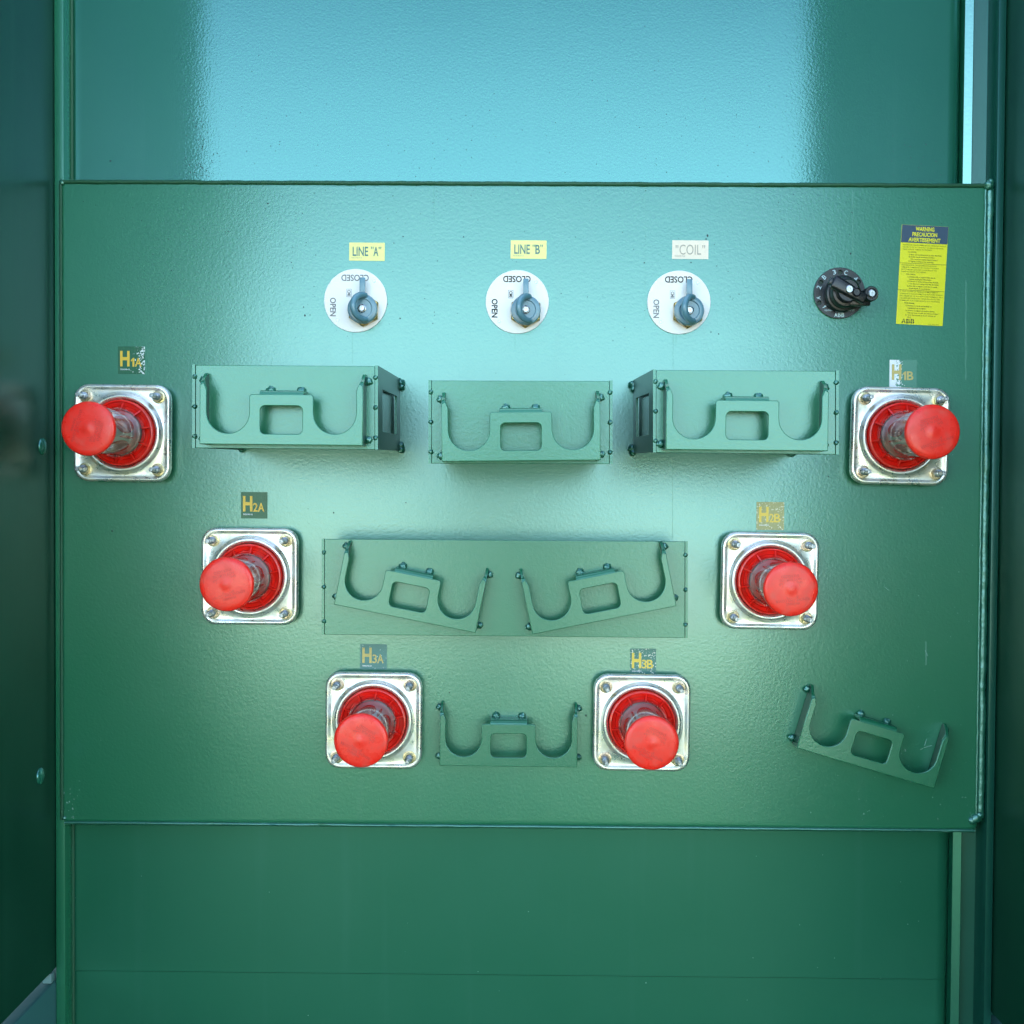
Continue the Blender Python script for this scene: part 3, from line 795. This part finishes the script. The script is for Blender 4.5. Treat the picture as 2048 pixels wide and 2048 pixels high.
# ------------------------------------------------------------------ switches
def build_switch():
    s = empty('switch_operator', (0, 0, 0), '', 'switch', 'rotary switches in the top row')
    r = 63*U
    bm = bmesh.new()
    lathe(bm, [(r, .0002), (r, .0014), (r-.0004, .0018), (0, .0018)], 96)
    dp = mobj('dial_plate', bm, M_STEEL, s, 40)
    for x, z in ((37*U, 39*U), (-36*U, -39*U)):
        bm = bmesh.new(); lathe(bm, [(.0020, .0019), (.0018, .0022), (0, .0022)], 16, x, z); mobj('rivet', bm, M_STUD, dp, 40)
    ox, oz = 17*U, -20*U
    bm = bmesh.new()
    h0 = [(.0205*math.cos(PI/3*i+.5), .0205*math.sin(PI/3*i+.5)) for i in range(6)]
    h1 = [(.0192*math.cos(PI/3*i+.5), .0192*math.sin(PI/3*i+.5)) for i in range(6)]
    loft(bm, [(h0, .0018), (h0, .0085), (h1, .0096)]); bm.faces.new([v for v in bm.verts if v.co.y < -.0095])
    mobj('hex_nut', bm, M_BRASS, s, 30, (ox, 0, oz))
    hub = bmesh.new()
    lathe(hub, [(.0165, .009), (.0182, .011), (.0184, .0180), (.0176, .0205), (.0150, .0215), (.0125, .0215), (.0115, .0200), (.0060, .0200), (0, .0200)], 64)
    h = mobj('handle', hub, M_BLUEGREY, s, 40, (ox, 0, oz))
    bm = bmesh.new(); box(bm, -.0037, .0037, -.0195, -.0135, .0140, .0385, .0009); 
    for v in bm.verts:
        if v.co.z > .03: v.co.x *= .9
    mobj('pointer', bm, M_BLUEGREY, h, 40)
    bm = bmesh.new(); pts = []; rad = []
    for i in range(33):
        a = math.radians(80 + 205*i/32); q = math.sin(PI*min(1, max(0, i/32)))
        pts.append((.0030+.0105*math.cos(a)-.001*q, -(.0215+.0175*q), .0150*math.sin(a)+.0012)); rad.append(.0040*(1-.25*abs(i/16-1)**4))
    tube(bm, pts, rad, 16)
    mobj('loop', bm, M_BLUEGREY, h, 60)
    bm = bmesh.new()
    lathe(bm, [(.0052, .0195), (.0052, .0215), (.0042, .0220), (.0042, .0205), (.0036, .0205), (.0036, .0235), (.0030, .0242), (.0018, .0242), (.0016, .0225), (0, .0225)], 32)
    mobj('screw', bm, M_SCREW, h, 30)
    return s
sw0 = build_switch()
sws = [('white round switch dial with blue handle under the yellow LINE "A" sticker', 711, 601, M_FADEINK, M_FADEINK),
       ('white round switch dial with blue handle under the yellow LINE "B" sticker', 1034.5, 603.5, M_MIDINK, M_DARKINK),
       ('white round switch dial with blue handle under the pale "COIL" sticker', 1358, 604.5, M_MIDINK, M_FADEINK)]
roots = []
for i, (lab, px, py, ink1, ink2) in enumerate(sws):
    p = W(px, py, .002); loc = (p.x, 0, p.z)
    if i == 0: b = sw0; b.location = loc; b['label'] = lab
    else: b = dup(sw0, None, lab, loc)
    roots.append(b)
for i, b in enumerate(roots):
    dp = [c for c in b.children if c.name.startswith('dial_plate')][0]
    text([('CLOSED', -1*U, 45*U, 13*U, 55*U, 180, .022)], 'closed_mark', sws[i][3], dp, .0019)
    text([('OPEN', -45*U, -13*U, 12*U, 37*U, -90, .024)], 'open_mark', sws[i][4], dp, .0019)
    text([('CMI', -13*U, 15*U, 6.5*U, 12*U, -90, .03)], 'maker_mark', sws[i][4], dp, .0019)
    m = bmesh.new(); a = 5*U; bq = 8*U; w = .6*U; X, Z = -13*U, 15*U
    for x0, x1, z0, z1 in ((X-a, X+a, Z+bq-w, Z+bq), (X-a, X+a, Z-bq, Z-bq+w), (X-a, X-a+w, Z-bq+w, Z+bq-w), (X+a-w, X+a, Z-bq+w, Z+bq-w)):
        m.faces.new([m.verts.new((x, -.00202, z)) for x, z in ((x0, z0), (x1, z0), (x1, z1), (x0, z1))])
    mobj('maker_frame', m, sws[i][4], dp)

# ------------------------------------------------------------------ tap changer
p = W(1679, 586, .003)
tc_ = empty('tap_changer', (p.x, 0, p.z), 'black tap changer dial with numbered positions beside the yellow warning label', 'tap changer')
holes = [(-40, -20), (-37, 21), (1, 41), (37, 22)]
hl = [arc(x*U, z*U, 4.6*U, 0, 345, 16) for x, z in holes]
dp = flat('dial_plate', [arc(0, 0, 50.5*U, 0, 357, 120)]+hl, .0030, M_DIALGREY, tc_, .0004, .0003)
bm = bmesh.new(); lathe(bm, [(50*U, .0001), (50*U, .0003), (0, .0003)], 64); mobj('back_disc', bm, M_GASKET, tc_)
text([('1', -30*U, -27*U, 8*U, 3*U, -62, .01), ('A', -42*U, -10*U, 8*U, 6*U, 90, .01), ('2', -41*U, 11*U, 9*U, 6*U, 68, .01), ('B', -31*U, 31*U, 9*U, 6.5*U, 45, .01),
      ('3', -11*U, 41*U, 9*U, 6*U, 18, .01), ('C', 12*U, 40*U, 9*U, 6.5*U, -10, .01), ('4', 31*U, 28*U, 9*U, 6.5*U, -38, .01),
      ], 'dial_numbers', M_WHITEINK, dp, .0035)
text([('DE-ENERGIZED OPERATION ONLY', -29*U, -36*U, 3.6*U, 59*U, 0, .008)], 'dial_note', M_WHITEINK, dp, .0035)
text([('A', -6.8*U, -43.5*U, 8*U, 6.5*U, 0, .03), ('B', 0*U, -43.5*U, 8*U, 6*U, 0, .03), ('B', 6.8*U, -43.5*U, 8*U, 6*U, 0, .03)], 'maker_mark', M_WHITEINK, dp, .0035)
bm = bmesh.new()
lathe(bm, [(.0195, .0034), (.0195, .012), (.0185, .0135), (.0165, .0140), (.0160, .024), (.0150, .0255), (.0125, .0260), (.0125, .031), (.0110, .0330), (0, .0330)], 64)
knob = mobj('knob', bm, M_BLACK, tc_, 35, (2*U, 0, -4*U)); knob.scale = (1.08, 1.2, 1.15)
bm = bmesh.new(); box(bm, -.0205, .0215, -.0375, -.0290, -.0058, .0058, .0022, 3)
for v in bm.verts:
    v.co.z *= 1.25 if v.co.x < .012 else .95
grip = mobj('grip', bm, M_BLACK, knob, 35); grip.rotation_euler = (0, math.radians(28), 0)
bm = bmesh.new(); lathe(bm, [(.0048, .0374), (.0048, .0392), (.0040, .0400), (.0034, .0392), (.0034, .0385), (0, .0385)], 24, .008, .0012); mobj('boss', bm, M_BLACK, grip, 35)
bm = bmesh.new(); lathe(bm, [(.0042, .0330), (.0042, .0388), (.0034, .0394), (.0012, .0394), (.001, .0384), (0, .0384)], 24, -.0005, 0)
mobj('screw', bm, M_SCREW, grip, 30)
bm = bmesh.new(); box(bm, -.0235, -.0165, -.0330, -.0270, -.0035, .0035, .001); mobj('end_lug', bm, M_DIALGREY, grip, 35)
bm = bmesh.new()
e = (27*.0010, -.0050)
lathe(bm, [(.0062, .020), (.0078, .0205), (.0080, .0330), (.0070, .0345), (.0055, .0345), (.0050, .0330), (0, .0330)], 40, .0255, -.0035)
box(bm, .004, .027, -.027, -.020, -.0150, -.0040, .0015)
loop = mobj('eye', bm, M_BLACK, knob, 35)
bm = bmesh.new(); lathe(bm, [(.0040, .0325), (.0040, .0355), (.0032, .0362), (.001, .0362), (.0008, .0350), (0, .0350)], 24, .0255, -.0035); mobj('screw', bm, M_SCREW, loop, 30)

# ------------------------------------------------------------------ stickers
M_YTXT = simple('yellow_print', (.78, .50, .05, 1), .4)
M_YTXT2 = simple('worn_yellow_print', (.72, .58, .20, 1), .45, var=.4, bscale=900)
M_YTXT3 = simple('strong_yellow_print', (.85, .62, .10, 1), .45)
M_WHT = simple('white_print', (.8, .85, .85, 1), .5)
def sticker(name, label, cat, group, x0, x1, y0, y1, mat, roll=0, r=.0008):
    p = W((x0+x1)/2, (y0+y1)/2, 0); w, h = (x1-x0)*U, (y1-y0)*U
    s = empty(name, (p.x, 0, p.z), label, cat, group); s.rotation_euler = (0, math.radians(roll), 0)
    o = flat('backing', [rrect(-w/2, w/2, -h/2, h/2, r, 4)], .0003, mat, s, .0001)
    return s, o
G = 'phase stickers above the bushings'
hs = [('H1A', 'dark green', 236, 290, 693, 748, lin(20, 95, 65), (.75, .85, .82, 1), .36, 2.2, M_YTXT, 'white flakes, above the leftmost bushing', 0),
      ('H2A', 'dark green', 482, 535, 984, 1037, lin(22, 95, 60), (.7, .8, .75, 1), .27, 0, M_YTXT, 'clean edges, above the left middle bushing', 0),
      ('H3A', 'faded blue-green', 720, 774, 1288, 1339, lin(75, 130, 125), (.55, .72, .72, 1), .36, 0, M_YTXT2, 'bluish tint, above the lower left bushing', 0),
      ('H1B', 'peeling green', 1779, 1833, 720, 775, lin(80, 140, 120), (.85, .9, .9, 1), .40, -6, M_YTXT2, 'its left half worn white', 0),
      ('H2B', 'peeling golden', 1513, 1568, 1004, 1060, lin(165, 165, 110), (.80, .80, .62, 1), .42, 0, M_YTXT3, 'specks all over', 0),
      ('H3B', 'flaking green', 1260, 1312, 1297, 1351, lin(70, 130, 120), (.78, .82, .75, 1), .43, 0, M_YTXT3, 'white mottling, touching a flange', 0)]
for nm, look, x0, x1, y0, y1, base, flake, amt, grad, ink, more, roll in hs:
    m = sticker_mat('sticker_'+nm, base, flake, amt, grad=grad*4)
    s, o = sticker('phase_sticker', '%s square sticker reading %s with %s' % (look, nm, more), 'sticker', G, x0, x1, y0, y1, m, roll)
    text([('H', -13*U, 3*U, 31*U, 19*U, 0, .035), (nm[1], 2.5*U, -4*U, 17.5*U, 9*U if nm[1] != '1' else 7*U, 0, .015), (nm[2], 14*U, -4*U, 17.5*U, 13*U, 0, .02)], 'lettering', ink, o, .0005)
    text([('900698-05', -22*U, -19.8*U, 3*U, 19*U, 0, .01)], 'small_print', M_WHT, o, .0005)

M_YEL = sticker_mat('pale_yellow_label', lin(232, 226, 140), lin(245, 240, 190), .25, .4)
M_CREAM = sticker_mat('cream_label', (.78, .68, .55, 1), (.82, .74, .62, 1), .3, .4)
M_TEALINK = simple('teal_ink', lin(78, 120, 118), .5)
M_GREYINK = simple('grey_ink', lin(165, 158, 145), .5)
GL = 'name stickers above the switches'
s, o = sticker('name_sticker', 'pale yellow sticker reading LINE "A" above the left switch dial', 'sticker', GL, 698.5, 769.5, 485.5, 521.5, M_YEL, .3)
text([('LINE', -13*U, .5*U, 18.5*U, 31*U, 0, .018), ('"', 10.5*U, 7.5*U, 5*U, 5*U, 0, .0), ('A', 18*U, .5*U, 18.5*U, 10*U, 0, .018), ('"', 26*U, 7.5*U, 5*U, 5*U, 0, 0)], 'lettering', M_TEALINK, o, .0005)
text([('900698-P19', -31*U, -13.8*U, 3*U, 21*U, 0, 0)], 'small_print', M_GREYINK, o, .0005)
s, o = sticker('name_sticker', 'pale yellow sticker reading LINE "B" above the middle switch dial', 'sticker', GL, 1021.5, 1093, 481, 517.5, M_YEL, .3)
text([('LINE', -13*U, .5*U, 18.5*U, 31*U, 0, .018), ('"', 10.5*U, 7.5*U, 5*U, 5*U, 0, .0), ('B', 18*U, .5*U, 18.5*U, 9*U, 0, .018), ('"', 26*U, 7.5*U, 5*U, 5*U, 0, 0)], 'lettering', M_TEALINK, o, .0005)
text([('900698-P19', -31*U, -13.8*U, 3*U, 21*U, 0, 0)], 'small_print', M_GREYINK, o, .0005)
s, o = sticker('name_sticker', 'cream white sticker reading "COIL" above the right switch dial', 'sticker', GL, 1344.5, 1416.5, 481, 518, M_CREAM, .2)
text([('"', -26.5*U, 6*U, 6*U, 5.5*U, 0, 0), ('COIL', 0, 0, 20*U, 43*U, 0, 0), ('"', 26.5*U, 6*U, 6*U, 5.5*U, 0, 0)], 'lettering', M_GREYINK, o, .0005)
text([('900698-P20', -31*U, -14.2*U, 3*U, 21*U, 0, 0)], 'small_print', M_GREYINK, o, .0005)

# warning label
M_WY = sticker_mat('warning_yellow', (.74, .70, .012, 1), (.80, .78, .05, 1), .3, .38)
M_WB = simple('warning_blue_grey', lin(48, 72, 95), .4)
M_WYT = simple('warning_yellow_print', (.78, .72, .02, 1), .4)
M_WI = simple('warning_ink', lin(95, 110, 20), .5)
M_WI2 = simple('warning_bold_ink', lin(50, 65, 25), .5)
s, o = sticker('warning_label', 'tall yellow warning label with a dark blue heading in three languages', 'warning label', None, 1798, 1890.5, 452.5, 649, M_WY, 2.6, .0006)
hw, hh = 46.2*U, 98.2*U
hd = flat('heading', [rrect(-hw+.0002, hw-.0002, hh-35*U, hh-.0002, .0004, 3)], .0002, M_WB, s, .0005)
text([('WARNING', 0, hh-7.2*U, 8.3*U, 37*U, 0, .03), ('PRECAUCION', 0, hh-18*U, 8.3*U, 49*U, 0, .03), ('AVERTISSEMENT', 0, hh-28.8*U, 8.3*U, 63*U, 0, .03)], 'lettering', M_WYT, hd, .0008)
bm = bmesh.new()
for z in (hh-76*U, hh-129*U):
    bm.faces.new([bm.verts.new((x, -.0006, zz)) for x, zz in ((-hw, z), (hw, z), (hw, z+.7*U), (-hw, z+.7*U))])
mobj('rule', bm, M_WI2, o)
L1 = [('DE-ENERGIZE TRANSFORMER BEFORE OPERATING SWITCH.', 0, 40.5, 86, 0), ('FAILURE TO DO SO CAN RESULT IN SERIOUS PERSONAL', 0, 45, 81, 0), ('INJURY AND/OR DAMAGE TO PROPERTY.', 0, 49.2, 59, 0),
      ('TO OPERATE:', 11, 54.5, 17, 1), ('1) Back out locking screws to clear dial plate.', 13, 59.5, 65, 1), ('2) Rotate handle to desired position.', 13, 63.8, 52, 1), ('* Do not force rotation beyond stops *', 16, 68.5, 55, 1), ('3) Tighten locking screw assembly.', 13, 73, 50, 1),
      ('DESENERGIZAR EL TRANSFORMADOR ANTES DE', 0, 80.5, 69, 0), ('OPERAR EL CAMBIADOR. NO HACERLO ASI PUEDE', 0, 84.8, 74, 0), ('RESULTAR EN LESIONES CORPORALES Y/O', 0, 89.3, 70, 0), ('DANOS AL EQUIPO Y PROPIEDAD.', 0, 93.5, 49, 0),
      ('PARA OPERAR:', 10, 98.5, 19, 1), ('1) Desatornille el seguro hasta que la', 13, 103.5, 55, 1), ('manija pueda girar libremente.', 17, 108, 44, 1), ('2) Coloque la manija en la posicion deseada.', 13, 112.5, 62, 1), ('* No fuerce la manija mas alla del limite.', 16, 117, 60, 1), ('3) Atornille el seguro hasta que la manija', 13, 121.5, 60, 1), ('quede fijada en su posicion.', 17, 126, 43, 1),
      ('IL FAUT COUPER LA TENSION COMPLETEMENT', 0, 132.5, 75, 0), ('LORSQUE LE TRANSFORMATEUR EST HORS TENSION.', 0, 137, 86, 0), ('PAS OBSERVER CE SUIVANT AVERTISSEMENT PEUT', 0, 141.5, 86, 0), ('CAUSER DES BLESSURES SERIEUSES ET/OU DES', 0, 146, 80, 0), ('DOMMAGES AUX COMPOSANTS, A LA PROPRIETE.', 0, 150.5, 80, 0),
      ('POUR OPERER:', 10, 155.5, 20, 1), ('1) Devisser la vis de verrouillage au', 13, 160.5, 51, 1), ('engagement de la poignee.', 17, 165, 36, 1), ('2) Tourner la poignee a la position desiree.', 13, 170, 58, 1), ('* Ne pas forcer au-dela des positions butees *', 16, 174.5, 64, 1), ('3) Visser fermement la vis de retenue en', 13, 179, 60, 1), ('place.', 17, 183, 8, 1)]
text([(t, (x-42)*U, hh-y*U, 2.4*U, w*U, 0, 0.004) for t, x, y, w, b in L1 if not b], 'small_notice', M_WI, o, .0005)
text([(t, (x-42)*U, hh-y*U, 2.5*U, w*U, 0, 0.012) for t, x, y, w, b in L1 if b], 'steps_text', M_WI2, o, .0005)
text([('A', -31.5*U, hh-190*U, 9*U, 8.5*U, 0, .035), ('B', -22.5*U, hh-190*U, 9*U, 7.5*U, 0, .035), ('B', -14*U, hh-190*U, 9*U, 7.5*U, 0, .035)], 'maker_mark', M_WI2, o, .0005)
bm = bmesh.new(); z = hh-190*U
for x0, x1, z0, z1 in ((-36*U, -10*U, z-.45*U, z+.45*U), (-31.9*U, -31.2*U, z-4.6*U, z+4.6*U), (-22.8*U, -22.1*U, z-4.6*U, z+4.6*U), (-14.3*U, -13.6*U, z-4.6*U, z+4.6*U)):
    bm.faces.new([bm.verts.new((x, -.00075 - (.0001 if x1-x0 < 2*U else 0), zz)) for x, zz in ((x0, z0), (x1, z0), (x1, z1), (x0, z1))])
mobj('maker_mark_gaps', bm, M_WY, o)
text([('1LAB 386070001', 17*U, hh-195*U, 1.8*U, 22*U, 0, 0)], 'small_print', M_WI, o, .0005)

# ------------------------------------------------------------------ the photographer, seen as a soft dark shape in the enamel
M_COAT = simple('dark_jacket', (.02, .035, .04, 1), .9, bump=.3, bscale=60)
M_TROUSER = simple('dark_trousers', (.02, .022, .03, 1), .9)
M_SKIN = simple('skin', (.42, .24, .17, 1), .55)
M_HAIR = simple('brown_hair', (.03, .018, .012, 1), .6)
PY = -2.02
person = empty('person', (0, PY, -1.35), 'person in a dark jacket raising a phone, mirrored softly in the middle of the plate', 'person')
def skin(name, verts, edges, mats, facemat=None, sub=2):
    me = bpy.data.meshes.new(name); me.from_pydata([v[:3] for v in verts], edges, [])
    o = bpy.data.objects.new(name, me); COL.objects.link(o)
    sk = o.modifiers.new('skin', 'SKIN'); sk.use_smooth_shade = True
    for i, v in enumerate(verts): me.skin_vertices[0].data[i].radius = (v[3], v[4] if len(v) > 4 else v[3])
    me.skin_vertices[0].data[0].use_root = True
    ss = o.modifiers.new('sub', 'SUBSURF'); ss.levels = sub; ss.render_levels = sub
    dg = bpy.context.evaluated_depsgraph_get(); dg.update()
    m2 = bpy.data.meshes.new_from_object(o.evaluated_get(dg)); bpy.data.objects.remove(o)
    m2.materials.clear()
    for m in mats: m2.materials.append(m)
    for p in m2.polygons:
        p.use_smooth = True
        if facemat: p.material_index = facemat(p.center)
    o = bpy.data.objects.new(name, m2); return link(o, person)
V = [(0, 0, .95, .15, .11), (0, 0, 1.10, .14, .10), (0, .01, 1.28, .16, .105), (0, 0, 1.40, .13, .085), (0, .015, 1.48, .055), (0, .03, 1.55, .058), (0, .035, 1.62, .078, .092), (0, .03, 1.69, .062, .075)]
E = [(0,1),(1,2),(2,3),(3,4),(4,5),(5,6),(6,7)]
for sx in (-1, 1):
    b = len(V)
    V += [(sx*.09, 0, .88, .085), (sx*.10, .02, .50, .058), (sx*.10, -.02, .24, .052), (sx*.10, -.02, .08, .042), (sx*.115, .10, .04, .04, .03), (sx*.12, .17, .035, .034, .025)]
    E += [(0, b)] + [(b+i, b+i+1) for i in range(5)]
    b = len(V)
    V += [(sx*.19, 0, 1.40, .062), (sx*.27, .07, 1.16, .045), (sx*.17, .26, 1.27, .034), (sx*.105, .40, 1.335, .026), (sx*.085, .44, 1.345, .034, .022)]
    E += [(3, b)] + [(b+i, b+i+1) for i in range(4)]
    h = len(V)-1
    for k in range(4):                      # fingers curl round the phone's edge
        z = 1.375-.021*k; L_ = (.024, .028, .026, .020)[k]
        V += [(sx*.078, .465, z, .010), (sx*.068, .480+L_*.3, z, .009), (sx*(.068-L_), .489, z-.002, .008)]
        n0 = len(V); E += [(h, n0-3), (n0-3, n0-2), (n0-2, n0-1)]
    V += [(sx*.070, .435, 1.375, .011), (sx*.050, .445, 1.39, .010), (sx*.040, .452, 1.40, .008)]
    n0 = len(V); E += [(h, n0-3), (n0-3, n0-2), (n0-2, n0-1)]
def fm(c):
    if c.z > 1.475: return 2
    if c.y > .375 and c.z > 1.2: return 2
    return 0 if c.z > .93 else 1
skin('body', V, E, (M_COAT, M_TROUSER, M_SKIN), fm)
bm = bmesh.new(); bmesh.ops.create_uvsphere(bm, u_segments=32, v_segments=20, radius=1)
for v in bm.verts:
    q = v.co.copy(); v.co = Vector((q.x*.092, .015+q.y*.105, 1.665+q.z*.098))
    if q.y > .25 and q.z < .45: v.co.y = min(v.co.y, .06)
mobj('hair', bm, M_HAIR, person, 60)
for sx in (-1, 1):
    bm = bmesh.new(); blob(bm, (sx*.032, .128, 1.63), .011, .7, 1, 0); mobj('eye', bm, M_SCREW, person, 60)
bm = bmesh.new(); tube(bm, [(0, .122, 1.65), (0, .140, 1.615), (0, .132, 1.600)], [.008, .014, .012], 10); mobj('nose', bm, M_SKIN, person, 60)
bm = bmesh.new(); tube(bm, [(-.022, .115, 1.575), (0, .124, 1.573), (.022, .115, 1.575)], [.003, .006, .003], 8); mobj('mouth', bm, M_EMBOSS, person, 60)
bm = bmesh.new(); box(bm, -.074, .074, -.005, .004, -.036, .036, .003)
ph = mobj('phone', bm, M_BLACK, None, 35, (0, -1.545, 0)); tag(ph, 'black phone held sideways by the person mirrored in the plate', 'phone')
